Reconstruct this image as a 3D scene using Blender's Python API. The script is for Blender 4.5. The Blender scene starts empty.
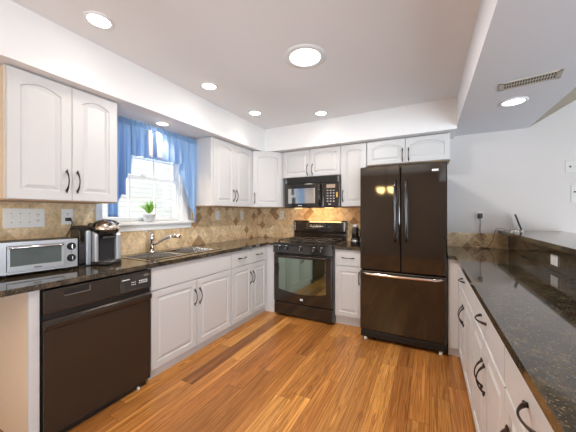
import bpy, bmesh, math, random
from mathutils import Vector, Matrix
PI = math.pi
R = math.radians
random.seed(7)
S = bpy.context.scene
COL = S.collection

# ------------------------------------------------------------------ camera
cam_d = bpy.data.cameras.new('camera')
cam = bpy.data.objects.new('camera', cam_d)
COL.objects.link(cam)
cam.location = (0, 0, 1.30)
cam.rotation_euler = (R(90), 0, R(27.635))
cam_d.sensor_width = 36
cam_d.lens = 268.8 / 576 * 36
cam_d.shift_y = -(216 - 212.85) / 576
cam_d.clip_start = 0.02
S.camera = cam

# ------------------------------------------------------------------ world, big lights, exposure
S.view_settings.view_transform = 'Standard'
S.view_settings.look = 'None'
S.view_settings.gamma = 1.0
S.view_settings.use_curve_mapping = False
S.view_settings.exposure = 0.08
world = bpy.data.worlds.new('world')
S.world = world
world.use_nodes = True
bg = world.node_tree.nodes['Background']
bg.inputs['Color'].default_value = (0.90, 0.95, 1.0, 1)
bg.inputs['Strength'].default_value = 1.25


def area(name, loc, rot, sx, sy, power, col, spread=180):
    d = bpy.data.lights.new(name, 'AREA')
    d.shape = 'RECTANGLE'
    d.size = sx
    d.size_y = sy
    d.energy = power
    d.color = col
    d.spread = R(spread)
    o = bpy.data.objects.new(name, d)
    COL.objects.link(o)
    o.location = loc
    o.rotation_euler = rot
    return o


# daylight at the sink window, then fill lights added at unseen openings
area('daylight_sink_window', (-2.60, 1.68, 1.62), (0, R(-90), 0), 0.80, 0.80, 14, (0.92, 0.96, 1.0))
area('fill_light_rear', (2.0, -3.05, 1.1), (R(124), 0, 0), 2.1, 1.95, 225, (0.74, 0.87, 1.0))  # added fill from behind, tilted up to brighten the ceiling
area('fill_light_right', (4.55, 0.4, 1.15), (0, R(110), 0), 1.7, 2.7, 80, (0.78, 0.89, 1.0))  # added fill from the right, outside the view
area('fill_light_left', (-2.56, -2.3, 1.2), (0, R(-96), 0), 1.7, 1.2, 36, (0.78, 0.89, 1.0))  # added fill for the bar side cabinets and filler panel
sun_d = bpy.data.lights.new('sun', 'SUN')
sun_d.energy = 2.4
sun_d.angle = R(0.6)
sun_d.color = (1.0, 0.97, 0.92)
sun = bpy.data.objects.new('sun', sun_d)
COL.objects.link(sun)
sun.rotation_euler = (R(8), R(38), 0)


# ------------------------------------------------------------------ materials
def mat(name, col, rough=0.5, metal=0.0, spec=0.5, coat=0.0, emit=None, estr=0.0):
    m = bpy.data.materials.new(name)
    m.use_nodes = True
    b = m.node_tree.nodes['Principled BSDF']
    b.inputs['Base Color'].default_value = (*col, 1)
    b.inputs['Roughness'].default_value = rough
    b.inputs['Metallic'].default_value = metal
    b.inputs['Specular IOR Level'].default_value = spec
    b.inputs['Coat Weight'].default_value = coat
    b.inputs['Coat Roughness'].default_value = 0.05
    if emit:
        b.inputs['Emission Color'].default_value = (*emit, 1)
        b.inputs['Emission Strength'].default_value = estr
    return m


class NT:
    """tiny node helper"""
    def __init__(self, m):
        self.t = m.node_tree
        self.b = self.t.nodes['Principled BSDF']

    def n(self, kind, **kw):
        x = self.t.nodes.new(kind)
        for k, v in kw.items():
            setattr(x, k, v)
        return x

    def l(self, a, b):
        self.t.links.new(a, b)

    def math(self, op, a, b=None):
        x = self.n('ShaderNodeMath', operation=op)
        for i, v in enumerate((a, b)):
            if v is None:
                continue
            if isinstance(v, (int, float)):
                x.inputs[i].default_value = v
            else:
                self.l(v, x.inputs[i])
        return x.outputs[0]

    def ramp(self, fac, stops, interp='LINEAR'):
        x = self.n('ShaderNodeValToRGB')
        x.color_ramp.interpolation = interp
        e = x.color_ramp.elements
        while len(e) > 1:
            e.remove(e[-1])
        e[0].position, e[0].color = stops[0][0], (*stops[0][1], 1)
        for p, c in stops[1:]:
            k = e.new(p)
            k.color = (*c, 1)
        self.l(fac, x.inputs[0])
        return x.outputs[0]

    def mix(self, fac, a, b, mode='MIX'):
        x = self.n('ShaderNodeMix', data_type='RGBA', blend_type=mode)
        for s, v in ((x.inputs[0], fac), (x.inputs[6], a), (x.inputs[7], b)):
            if isinstance(v, (int, float)):
                s.default_value = v
            elif isinstance(v, tuple):
                s.default_value = (*v, 1)
            else:
                self.l(v, s)
        return x.outputs[2]

    def noise(self, vec, scale, detail=4, rough=0.5):
        x = self.n('ShaderNodeTexNoise')
        x.inputs['Scale'].default_value = scale
        x.inputs['Detail'].default_value = detail
        x.inputs['Roughness'].default_value = rough
        self.l(vec, x.inputs['Vector'])
        return x

    def obj(self):
        return self.n('ShaderNodeTexCoord').outputs['Object']

    def bump(self, h, strength=0.2, dist=0.002):
        x = self.n('ShaderNodeBump')
        x.inputs['Strength'].default_value = strength
        x.inputs['Distance'].default_value = dist
        self.l(h, x.inputs['Height'])
        self.l(x.outputs[0], self.b.inputs['Normal'])


def paint(name, col, rough=0.6):
    m = mat(name, col, rough, spec=0.3)
    t = NT(m)
    v = t.noise(t.obj(), 90, 3)
    t.bump(v.outputs[0], 0.08, 0.001)
    return m


def tile_mat(name, axis, dark=True):
    m = mat(name, (0.5, 0.35, 0.2), 0.38, spec=0.4)
    t = NT(m)
    sep = t.n('ShaderNodeSeparateXYZ')
    o = t.obj()
    t.l(o, sep.inputs[0])
    a = sep.outputs[axis]
    z = sep.outputs[2]
    k = 1 / (0.098 * math.sqrt(2))
    p = t.math('MULTIPLY', t.math('ADD', t.math('MULTIPLY', a, 1.08), z), k)
    q = t.math('MULTIPLY', t.math('SUBTRACT', t.math('MULTIPLY', a, 1.08), z), k)
    fp, fq = t.math('FLOOR', p), t.math('FLOOR', q)
    cmb = t.n('ShaderNodeCombineXYZ')
    t.l(fp, cmb.inputs[0])
    t.l(fq, cmb.inputs[1])
    cmb.inputs[2].default_value = 3.0 if axis else 8.0
    wn = t.n('ShaderNodeTexWhiteNoise', noise_dimensions='3D')
    t.l(cmb.outputs[0], wn.inputs[0])
    cell = t.ramp(wn.outputs[0], [(0, (0.66, 0.50, 0.31)), (0.22, (0.74, 0.58, 0.385)), (0.45, (0.60, 0.44, 0.27)), (0.65, (0.70, 0.54, 0.345)),
                                  (0.86, (0.40, 0.255, 0.135) if dark else (0.58, 0.42, 0.25)), (0.94, (0.34, 0.215, 0.115) if dark else (0.64, 0.47, 0.28))], 'CONSTANT')
    nz = t.noise(o, 26, 6, 0.65)
    mott = t.ramp(nz.outputs[0], [(0.3, (0.66, 0.60, 0.52)), (0.5, (1.15, 1.12, 1.05)), (0.7, (1.42, 1.40, 1.36))])
    c1 = t.mix(0.85, cell, mott, 'MULTIPLY')

    def edge(x):
        f = t.math('FRACT', x)
        return t.math('MINIMUM', f, t.math('SUBTRACT', 1.0, f))
    e = t.math('MINIMUM', edge(p), edge(q))
    g = t.math('LESS_THAN', e, 0.022)
    c = t.mix(g, c1, (0.66, 0.53, 0.37))
    t.l(c, t.b.inputs['Base Color'])
    h = t.math('MINIMUM', e, 0.04)
    t.bump(h, 0.6, 0.02)
    return m


def granite_mat():
    m = mat('granite', (0.02, 0.015, 0.01), 0.06, spec=0.75)
    t = NT(m)
    o = t.obj()
    n1 = t.noise(o, 16, 8, 0.75)
    base = t.ramp(n1.outputs[0], [(0.35, (0.014, 0.013, 0.011)), (0.50, (0.045, 0.034, 0.022)), (0.64, (0.13, 0.09, 0.05))])
    v = t.n('ShaderNodeTexVoronoi')
    v.inputs['Scale'].default_value = 70
    t.l(o, v.inputs['Vector'])
    n2 = t.noise(o, 130, 3, 0.6)
    fl = t.ramp(n2.outputs[0], [(0.58, (0, 0, 0)), (0.68, (1, 1, 1))])
    c = t.mix(fl, base, (0.26, 0.19, 0.11))
    dots = t.ramp(v.outputs['Distance'], [(0.09, (1, 1, 1)), (0.16, (0, 0, 0))])
    c2 = t.mix(dots, c, (0.30, 0.27, 0.22))
    t.l(c2, t.b.inputs['Base Color'])
    return m


def floor_mat():
    m = mat('wood_floor', (0.4, 0.15, 0.04), 0.28, spec=0.45)
    t = NT(m)
    o = t.obj()
    sep = t.n('ShaderNodeSeparateXYZ')
    t.l(o, sep.inputs[0])
    W, L = 0.122, 1.05
    row = t.math('FLOOR', t.math('DIVIDE', t.math('ADD', sep.outputs[0], 10), W))
    wr = t.n('ShaderNodeTexWhiteNoise', noise_dimensions='1D')
    t.l(row, wr.inputs['W'])
    yy = t.math('ADD', t.math('DIVIDE', t.math('ADD', sep.outputs[1], 10), L), t.math('MULTIPLY', wr.outputs[0], 7.3))
    col = t.math('FLOOR', yy)
    cm = t.n('ShaderNodeCombineXYZ')
    t.l(row, cm.inputs[0])
    t.l(col, cm.inputs[1])
    wn = t.n('ShaderNodeTexWhiteNoise', noise_dimensions='2D')
    t.l(cm.outputs[0], wn.inputs[0])
    plank = t.ramp(wn.outputs[0], [(0.0, (0.26, 0.095, 0.026)), (0.20, (0.60, 0.26, 0.064)), (0.40, (0.38, 0.150, 0.037)), (0.65, (0.72, 0.35, 0.092)), (0.80, (0.46, 0.18, 0.045)), (1.0, (0.66, 0.30, 0.072))])
    # grain stretched along the plank, shifted per plank
    mp = t.n('ShaderNodeMapping')
    mp.inputs['Scale'].default_value = (9, 0.24, 1)
    add = t.n('ShaderNodeVectorMath', operation='ADD')
    sc = t.n('ShaderNodeVectorMath', operation='SCALE')
    t.l(wn.outputs[1], sc.inputs[0])
    sc.inputs['Scale'].default_value = 9.0
    t.l(o, add.inputs[0])
    t.l(sc.outputs[0], add.inputs[1])
    t.l(add.outputs[0], mp.inputs['Vector'])
    g1 = t.noise(mp.outputs[0], 3.0, 5, 0.55)
    g1.inputs['Distortion'].default_value = 0.7
    gr = t.ramp(g1.outputs[0], [(0.28, (0.34, 0.27, 0.22)), (0.41, (1.0, 0.98, 0.95)), (0.455, (0.50, 0.41, 0.34)), (0.50, (1.08, 1.08, 1.08)), (0.56, (0.66, 0.58, 0.50)), (0.62, (1.15, 1.18, 1.22)), (0.72, (1.30, 1.40, 1.6))])
    c = t.mix(1.0, plank, gr, 'MULTIPLY')
    fx = t.math('FRACT', t.math('DIVIDE', t.math('ADD', sep.outputs[0], 10), W))
    fy = t.math('FRACT', yy)
    ex = t.math('MULTIPLY', t.math('MINIMUM', fx, t.math('SUBTRACT', 1.0, fx)), W)
    ey = t.math('MULTIPLY', t.math('MINIMUM', fy, t.math('SUBTRACT', 1.0, fy)), L)
    seam = t.math('LESS_THAN', t.math('MINIMUM', ex, ey), 0.0011)
    c2 = t.mix(seam, c, (0.13, 0.045, 0.012))
    t.l(c2, t.b.inputs['Base Color'])
    return m


def steel_mat(name, col=(0.62, 0.61, 0.60), rough=0.28):
    m = mat(name, col, rough, 1.0)
    t = NT(m)
    mp = t.n('ShaderNodeMapping')
    mp.inputs['Scale'].default_value = (2, 2, 240)
    t.l(t.obj(), mp.inputs['Vector'])
    n = t.noise(mp.outputs[0], 4, 2)
    r = t.math('ADD', t.math('MULTIPLY', n.outputs[0], 0.12), rough - 0.06)
    t.l(r, t.b.inputs['Roughness'])
    return m


def fabric_mat(name, col):
    m = mat(name, col, 0.9, spec=0.1)
    t = NT(m)
    tr = t.n('ShaderNodeBsdfTranslucent')
    tr.inputs['Color'].default_value = (col[0] * 1.15, col[1] * 1.15, min(1, col[2] * 1.15), 1)
    mx = t.n('ShaderNodeMixShader')
    mx.inputs[0].default_value = 0.20
    out = t.t.nodes['Material Output']
    t.l(t.b.outputs[0], mx.inputs[1])
    t.l(tr.outputs[0], mx.inputs[2])
    t.l(mx.outputs[0], out.inputs['Surface'])
    n = t.noise(t.obj(), 400, 2)
    t.bump(n.outputs[0], 0.1, 0.001)
    return m


def glass_mat(name, tint=(1, 1, 1), refl=0.10):
    m = bpy.data.materials.new(name)
    m.use_nodes = True
    nt = m.node_tree
    nt.nodes.clear()
    out = nt.nodes.new('ShaderNodeOutputMaterial')
    tr = nt.nodes.new('ShaderNodeBsdfTransparent')
    tr.inputs[0].default_value = (*tint, 1)
    gl = nt.nodes.new('ShaderNodeBsdfGlossy')
    gl.inputs['Roughness'].default_value = 0.02
    fr = nt.nodes.new('ShaderNodeFresnel')
    fr.inputs[0].default_value = 1.45
    ml = nt.nodes.new('ShaderNodeMath')
    ml.operation = 'MAXIMUM'
    ml.inputs[1].default_value = refl
    mx = nt.nodes.new('ShaderNodeMixShader')
    nt.links.new(fr.outputs[0], ml.inputs[0])
    nt.links.new(ml.outputs[0], mx.inputs[0])
    nt.links.new(tr.outputs[0], mx.inputs[1])
    nt.links.new(gl.outputs[0], mx.inputs[2])
    nt.links.new(mx.outputs[0], out.inputs['Surface'])
    return m


def leaf_mat():
    m = mat('plant_leaf', (0.16, 0.42, 0.03), 0.45)
    t = NT(m)
    n = t.noise(t.obj(), 30, 3)
    c = t.ramp(n.outputs[0], [(0.3, (0.10, 0.30, 0.015)), (0.7, (0.34, 0.62, 0.06))])
    t.l(c, t.b.inputs['Base Color'])
    return m


def siding_mat():
    m = mat('white_siding', (0.8, 0.8, 0.8), 0.6)
    t = NT(m)
    sep = t.n('ShaderNodeSeparateXYZ')
    t.l(t.obj(), sep.inputs[0])
    f = t.math('FRACT', t.math('MULTIPLY', sep.outputs[2], 6.0))
    g = t.math('LESS_THAN', f, 0.10)
    c = t.mix(g, (0.86, 0.87, 0.88), (0.62, 0.64, 0.66))
    t.l(c, t.b.inputs['Base Color'])
    return m


M = dict(
    wall=paint('wall_paint', (0.66, 0.615, 0.595)),
    ceil=paint('ceiling_paint', (0.90, 0.90, 0.91)),
    soffit=paint('soffit_paint', (0.90, 0.885, 0.875)),
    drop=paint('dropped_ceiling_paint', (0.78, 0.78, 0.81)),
    slope=paint('sloped_ceiling_shade_tint', (0.40, 0.34, 0.25)),  # tan stands in for the weak light on the slope
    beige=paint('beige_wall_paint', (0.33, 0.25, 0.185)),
    cab=mat('white_cabinet', (0.66, 0.645, 0.64), 0.34, spec=0.4),
    cream=mat('cream_laminate', (0.80, 0.64, 0.46), 0.45),
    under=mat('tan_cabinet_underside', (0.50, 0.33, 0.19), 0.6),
    trim=mat('white_trim', (0.86, 0.86, 0.85), 0.4),
    tile_l=tile_mat('travertine_side', 1),
    tile_s=tile_mat('travertine_plain', 1, False),
    tile_b=tile_mat('travertine_back', 0),
    granite=granite_mat(),
    floor=floor_mat(),
    black=mat('black_enamel', (0.018, 0.013, 0.010), 0.13, spec=0.6, coat=0.3),
    fridge=mat('black_fridge_enamel', (0.016, 0.011, 0.008), 0.055, spec=0.75, coat=0.4),
    dw=mat('black_dishwasher_enamel', (0.030, 0.021, 0.016), 0.24, spec=0.6),
    glass_black=mat('black_glass', (0.012, 0.013, 0.012), 0.04, spec=1.0, coat=1.0),
    oven_mirror=mat('coated_oven_glass', (0.30, 0.40, 0.335), 0.05, 1.0),
    mw_mirror=mat('coated_microwave_glass', (0.66, 0.64, 0.61), 0.07, 1.0),
    toaster_mirror=mat('toaster_oven_glass', (0.22, 0.30, 0.33), 0.08, 1.0),
    matte=mat('black_plastic', (0.014, 0.013, 0.013), 0.4),
    iron=mat('cast_iron', (0.05, 0.042, 0.036), 0.45),
    bronze=mat('dark_bronze', (0.055, 0.032, 0.024), 0.35, 0.7),
    sink=steel_mat('sink_steel', (0.60, 0.57, 0.53), 0.16),
    steel=steel_mat('brushed_steel', (0.52, 0.50, 0.48)),
    silver=mat('silver_plastic', (0.50, 0.51, 0.53), 0.3, 0.5),
    chrome=mat('chrome', (0.82, 0.82, 0.83), 0.08, 1.0),
    blue=fabric_mat('blue_curtain', (0.33, 0.51, 0.77)),
    plate=mat('white_plastic', (0.86, 0.85, 0.82), 0.4),
    plate_wall=mat('putty_plastic', (0.68, 0.64, 0.61), 0.45),
    slot=mat('dark_slot', (0.05, 0.045, 0.04), 0.6),
    grey=mat('grey_mark', (0.42, 0.42, 0.42), 0.5),
    mark=mat('white_mark', (0.75, 0.75, 0.75), 0.5),
    lens=mat('lamp_lens', (1, 0.97, 0.9), 0.5, emit=(1.0, 0.93, 0.82), estr=9.0),
    tube=mat('daylight_lens', (1, 1, 1), 0.5, emit=(1.0, 0.98, 0.95), estr=5.0),
    shade=mat('lit_glass_shade', (1, 0.8, 0.5), 0.5, emit=(1.0, 0.66, 0.28), estr=26.0),
    bulb=mat('warm_bulb', (1, 0.8, 0.5), 0.5, emit=(1.0, 0.66, 0.32), estr=4.0),
    strip_cloth=fabric_mat('pale_strip_cloth', (0.72, 0.69, 0.70)),
    pot=mat('white_ceramic', (0.80, 0.80, 0.80), 0.35),
    leaf=leaf_mat(),
    soil=mat('soil', (0.05, 0.03, 0.02), 0.9),
    glass=glass_mat('window_glass', refl=0.06),
    smoke=glass_mat('smoked_reservoir', (0.35, 0.34, 0.34), 0.12),
    oven_glass=glass_mat('toaster_glass', (0.55, 0.62, 0.62), 0.14),
    siding=siding_mat(),
    bounce_floor=paint('pale_bounce_floor', (0.62, 0.63, 0.66), 0.9),
    lawn=mat('lawn', (0.17, 0.20, 0.12), 0.9),
    ventm=mat('vent_metal', (0.56, 0.50, 0.42), 0.5),
    copper=mat('warm_chrome', (0.85, 0.74, 0.64), 0.12, 1.0),
    cord=mat('dark_cord', (0.03, 0.025, 0.025), 0.5),
    amber=mat('amber_label', (0.65, 0.42, 0.10), 0.4),
    roof=mat('grey_roof', (0.25, 0.25, 0.26), 0.8),
)


# ------------------------------------------------------------------ mesh helpers
class MB:
    def __init__(self):
        self.bm = bmesh.new()

    def box(self, x0, x1, y0, y1, z0, z1, bev=0.0, seg=2):
        vs = [self.bm.verts.new((x, y, z)) for x in (x0, x1) for y in (y0, y1) for z in (z0, z1)]
        q = [(0, 1, 3, 2), (4, 6, 7, 5), (0, 4, 5, 1), (2, 3, 7, 6), (0, 2, 6, 4), (1, 5, 7, 3)]
        fs = [self.bm.faces.new([vs[i] for i in f]) for f in q]
        if bev > 0:
            es = list({e for f in fs for e in f.edges})
            bmesh.ops.bevel(self.bm, geom=es, offset=bev, segments=seg, profile=0.5, affect='EDGES', clamp_overlap=True)
        return self

    def prism(self, pts, z0, z1, axis='z'):
        """extrude a 2D polygon: axis z -> (x,y), axis x -> (y,z), axis y -> (x,z)"""
        def P(a, b, c):
            return {'z': (a, b, c), 'x': (c, a, b), 'y': (a, c, b)}[axis]
        lo = [self.bm.verts.new(P(a, b, z0)) for a, b in pts]
        hi = [self.bm.verts.new(P(a, b, z1)) for a, b in pts]
        n = len(pts)
        self.bm.faces.new(lo)
        self.bm.faces.new(hi)
        for i in range(n):
            self.bm.faces.new((lo[i], lo[(i + 1) % n], hi[(i + 1) % n], hi[i]))
        return self

    def tube(self, path, rad, seg=10, sx=1.0):
        path = [Vector(p) for p in path]
        n = len(path)
        rs = rad if isinstance(rad, (list, tuple)) else [rad] * n
        rings = []
        up = None
        for i, p in enumerate(path):
            t = (path[min(i + 1, n - 1)] - path[max(i - 1, 0)]).normalized()
            if up is None:
                up = Vector((0, 0, 1)) if abs(t.z) < 0.9 else Vector((1, 0, 0))
            s = t.cross(up).normalized()
            u = s.cross(t).normalized()
            up = u
            rings.append([self.bm.verts.new(p + (s * math.cos(2 * PI * k / seg) * sx + u * math.sin(2 * PI * k / seg)) * rs[i]) for k in range(seg)])
        for a, b in zip(rings, rings[1:]):
            for k in range(seg):
                f = self.bm.faces.new((a[k], a[(k + 1) % seg], b[(k + 1) % seg], b[k]))
                f.smooth = True
        self.bm.faces.new(rings[0][::-1])
        self.bm.faces.new(rings[-1])
        return self

    def lathe(self, prof, c=(0, 0, 0), seg=28, axis='z', close=True):
        """prof: list of (r, h) along the axis"""
        c = Vector(c)
        rings = []
        for r, h in prof:
            ring = []
            for k in range(seg):
                a = 2 * PI * k / seg
                x, y = r * math.cos(a), r * math.sin(a)
                v = {'z': (x, y, h), 'y': (x, h, y), 'x': (h, x, y)}[axis]
                ring.append(self.bm.verts.new(c + Vector(v)))
            rings.append(ring)
        for a, b in zip(rings, rings[1:]):
            for k in range(seg):
                f = self.bm.faces.new((a[k], a[(k + 1) % seg], b[(k + 1) % seg], b[k]))
                f.smooth = True
        if close:
            for ring in (rings[0], rings[-1]):
                self.bm.faces.new(ring)
        return self

    def panel(self, w, h, t, r, arch=0.0, x=0.0, z=0.0, y=0.0, n=10):
        """raised panel door, front toward -y, lower left corner (x, z), back at y"""
        spec = [(0, 0, 0), (0, -t + 0.003, 0), (0.003, -t, 0), (r, -t, 1), (r + 0.004, -t + 0.009, 1), (r + 0.013, -t + 0.009, 1), (r + 0.034, -t + 0.001, 1)]
        rings = []
        for d, yy, a in spec:
            pts = [(d, d), (w - d, d)]
            half = max(w / 2 - r, 0.01)
            for k in range(n + 1):
                xx = (w - d) - (w - 2 * d) * k / n
                s = min(1, abs(xx - w / 2) / half)
                pts.append((xx, h - d - a * arch * (s ** 2.0)))
            rings.append([self.bm.verts.new((x + p, y + yy, z + q)) for p, q in pts])
        m = len(rings[0])
        self.bm.faces.new(rings[0])
        for a, b in zip(rings, rings[1:]):
            for k in range(m):
                self.bm.faces.new((a[k], a[(k + 1) % m], b[(k + 1) % m], b[k]))
        self.bm.faces.new(rings[-1][::-1])
        return self

    def xf(self, mtx):
        bmesh.ops.transform(self.bm, matrix=mtx, verts=self.bm.verts[:])
        return self

    def build(self, name, m, parent=None, label=None):
        bmesh.ops.recalc_face_normals(self.bm, faces=self.bm.faces[:])
        me = bpy.data.meshes.new(name)
        self.bm.to_mesh(me)
        self.bm.free()
        me.materials.append(m)
        o = bpy.data.objects.new(name, me)
        COL.objects.link(o)
        if parent:
            o.parent = parent
        if label:
            o['label'] = label
        return o


def tag(o, label, cat, group=None):
    o['label'] = label
    o['category'] = cat
    if group:
        o['group'] = group
    return o


def thing(name, label, cat, loc=(0, 0, 0), rz=0.0, group=None):
    o = bpy.data.objects.new(name, None)
    COL.objects.link(o)
    o.location = loc
    o.rotation_euler = (0, 0, R(rz))
    o.empty_display_size = 0.05
    return tag(o, label, cat, group)


def struct(o, label=None):
    o['kind'] = 'structure'
    if label:
        o['label'] = label
    return o


def box(name, m, parent, *a, **k):
    lab = k.pop('label', None)
    return MB().box(*a, **k).build(name, m, parent, lab)


# ------------------------------------------------------------------ room shell
XL, YB = -2.468, 3.652
XR, YF = 4.60, -3.10
ZC = 2.481
PA, PB = 0.90, 3.10                               # invented patio opening behind the viewer, for fill light
WY0, WY1, WZ0, WZ1 = 1.27, 2.12, 1.215, 2.06     # sink window opening

struct(box('floor', M['floor'], None, XL - 0.12, 0.90, YF - 0.12, YB + 0.12, -0.06, 0.0), 'orange brown wood plank floor')
struct(box('floor_dining', M['bounce_floor'], None, 0.90, XR + 0.12, YF - 0.12, YB + 0.12, -0.06, 0.0), 'unseen pale floor beyond the bar, added to bounce light')  # pale tone made up to bounce neutral light onto the ceiling
w = MB()
w.box(XL - 0.12, XL, YF, -2.95, 0, ZC)
w.box(XL - 0.12, XL, -1.65, WY0, 0, ZC)
w.box(XL - 0.12, XL, -2.95, -1.65, 0, 0.3)
w.box(XL - 0.12, XL, -2.95, -1.65, 2.1, ZC)
w.box(XL - 0.12, XL, WY1, YB, 0, ZC)
w.box(XL - 0.12, XL, WY0, WY1, 0, WZ0)
w.box(XL - 0.12, XL, WY0, WY1, WZ1, ZC)
struct(w.build('wall_left', M['wall']))
struct(box('wall_back', M['wall'], None, XL - 0.12, XR + 0.12, YB, YB + 0.12, 0, 4.6))
w = MB()                                          # right wall with a wide unseen window added for fill light
w.box(XR, XR + 0.12, YF, -1.0, 0, 4.6)
w.box(XR, XR + 0.12, 1.8, YB, 0, 4.6)
w.box(XR, XR + 0.12, -1.0, 1.8, 0, 0.25)
w.box(XR, XR + 0.12, -1.0, 1.8, 2.05, 4.6)
struct(w.build('wall_right', M['wall']))
w = MB()                                          # wall behind the camera, with a doorway added for fill light
w.box(XL - 0.12, PA, YF - 0.12, YF, 0, 4.6)
w.box(PB, XR + 0.12, YF - 0.12, YF, 0, 4.6)
w.box(PA, PB, YF - 0.12, YF, 2.1, 4.6)
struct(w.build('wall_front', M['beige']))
d = MB()
for x0, x1 in ((PA, PA + 0.06), ((PA + PB) / 2 - 0.04, (PA + PB) / 2 + 0.04), (PB - 0.06, PB)):
    d.box(x0, x1, YF - 0.10, YF - 0.04, 0, 2.1)
d.box(PA, PB, YF - 0.10, YF - 0.04, 2.04, 2.1)
d.box(PA, PB, YF - 0.10, YF - 0.04, 0.0, 0.06)
pd = struct(d.build('door_fill_rear', M['trim']))  # frame of the invented patio door, out of view
box('door_pane', M['glass'], pd, PA + 0.06, PB - 0.06, YF - 0.075, YF - 0.065, 0.06, 2.04)
wf = MB()
for y0, y1 in ((-1.0, -0.94), (0.36, 0.44), (1.74, 1.8)):
    wf.box(XR + 0.04, XR + 0.10, y0, y1, 0.25, 2.05)
wf.box(XR + 0.04, XR + 0.10, -1.0, 1.8, 0.25, 0.31)
wf.box(XR + 0.04, XR + 0.10, -1.0, 1.8, 1.99, 2.05)
dw2 = struct(wf.build('window_fill_right', M['trim']))  # unseen window made up around the right fill light
box('window_pane', M['glass'], dw2, XR + 0.065, XR + 0.075, -0.94, 1.74, 0.31, 1.99)

wf = MB()
for y0, y1 in ((-2.95, -2.89), (-2.33, -2.27), (-1.71, -1.65)):
    wf.box(XL - 0.10, XL - 0.04, y0, y1, 0.3, 2.1)
wf.box(XL - 0.10, XL - 0.04, -2.95, -1.65, 0.3, 0.36)
wf.box(XL - 0.10, XL - 0.04, -2.95, -1.65, 2.04, 2.1)
dw3 = struct(wf.build('window_fill_left', M['trim']))  # unseen left window added to let fill light in
box('window_pane', M['glass'], dw3, XL - 0.075, XL - 0.065, -2.89, -1.71, 0.36, 2.04)

XS, YS, ZS = -2.060, 3.226, 2.160                 # soffit faces
XD0, XD1, ZD = 0.255, 0.919, 2.187                # dropped ceiling over the bar
struct(box('ceiling', M['ceil'], None, XL - 0.12, XD0, YF, YB, ZC, ZC + 0.08), 'flat white kitchen ceiling')
struct(box('ceiling_soffit_left', M['soffit'], None, XL, XS, YF, YB, ZS, ZC), 'white soffit along the left wall')
struct(box('ceiling_soffit_back', M['soffit'], None, XS, XD0, YS, YB, ZS, ZC), 'white soffit along the back wall')
struct(box('ceiling_dropped', M['drop'], None, XD0, XD1, YF, YB, ZD, ZC + 0.08), 'dropped ceiling over the bar')
sl = MB()
x1 = XR
sl.prism([(XD1, ZD), (XD1, ZD + 0.1), (x1, ZD + 0.1 + (x1 - XD1) * 0.62), (x1, ZD + (x1 - XD1) * 0.62)], YF, YB, 'y')
# local steep rise next to the drop, then the gentler vault
sl2 = sl
struct(sl2.build('ceiling_sloped', M['slope']), 'sloped ceiling beyond the bar, tinted tan for shade')

# tiles on the walls
struct(box('wall_tile_left', M['tile_s'], None, XL, XL + 0.008, 0.22, 1.235, 0.914, 1.372), 'travertine diamond tile on the left wall')
struct(box('wall_tile_sink', M['tile_s'], None, XL, XL + 0.008, 1.235, 2.268, 0.914, 1.128), 'travertine diamond tile under the window')
struct(box('wall_tile_corner', M['tile_l'], None, XL, XL + 0.008, 2.268, YB, 0.914, 1.372), 'travertine diamond tile right of the window')
struct(box('wall_tile_back', M['tile_b'], None, XL + 0.008, -0.66, YB - 0.008, YB, 0.914, 1.372), 'travertine diamond tile behind the range')
struct(box('wall_tile_bar', M['tile_b'], None, 0.155, 0.742, YB - 0.008, YB, 0.914, 1.073), 'low travertine tile strip at the bar corner')

# ------------------------------------------------------------------ sink window
win = struct(thing('window_1', 'white double hung sash window over the sink', 'window', (XL, 1.68, 1.215)))
del win['category']
c = MB()
c.box(0, 0.018, WY1 - 1.68, WY1 - 1.68 + 0.085, 0.0, 0.90, 0.004)
c.box(0, 0.018, -0.44, WY0 - 1.68, 0.0, 0.90, 0.004)
c.box(0, 0.018, -0.44, WY1 - 1.68 + 0.085, 0.846, 0.92, 0.004)
c.build('casing', M['trim'], win)
s = MB()
s.box(-0.11, 0.062, -0.442, 0.585, -0.028, 0.0, 0.005)
s.box(0.0, 0.020, -0.438, 0.575, -0.087, -0.028, 0.004)
s.build('sill', M['trim'], win)
y0, y1 = WY0 - 1.68, WY1 - 1.68
j = MB()
j.box(-0.115, 0, y0, y0 + 0.012, 0, 0.845)
j.box(-0.115, 0, y1 - 0.012, y1, 0, 0.845)
j.box(-0.115, 0, y0, y1, 0.833, 0.845)
j.build('jamb', M['trim'], win)


def sash(name, xa, xb, z0, z1, rail, hmunt):
    f = MB()
    a, b = y0 + 0.012, y1 - 0.012
    f.box(xa, xb, a, a + 0.035, z0, z1)
    f.box(xa, xb, b - 0.035, b, z0, z1)
    f.box(xa, xb, a + 0.035, b - 0.035, z0, z0 + rail)
    f.box(xa, xb, a + 0.035, b - 0.035, z1 - rail, z1)
    o = f.build(name, M['trim'], win)
    mm = MB()
    for k in (1, 2):
        yy = a + (b - a) * k / 3
        mm.box(xa + 0.008, xb - 0.004, yy - 0.009, yy + 0.009, z0 + rail, z1 - rail)
    if hmunt:
        zz = (z0 + z1) / 2
        mm.box(xa + 0.009, xb - 0.005, a + 0.035, b - 0.035, zz - 0.008, zz + 0.008)
    mm.build('muntin', M['trim'], o)
    xm = (xa + xb) / 2
    box('pane', M['glass'], o, xm - 0.002, xm + 0.002, a + 0.03, b - 0.03, z0 + rail - 0.005, z1 - rail + 0.005)


sash('lower_sash', -0.065, -0.035, 0.003, 0.445, 0.040, True)
sash('upper_sash', -0.100, -0.070, 0.410, 0.832, 0.040, True)
box('sash_lock', M['plate'], win, -0.034, -0.012, -0.03, 0.03, 0.445, 0.460, bev=0.004)


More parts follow.
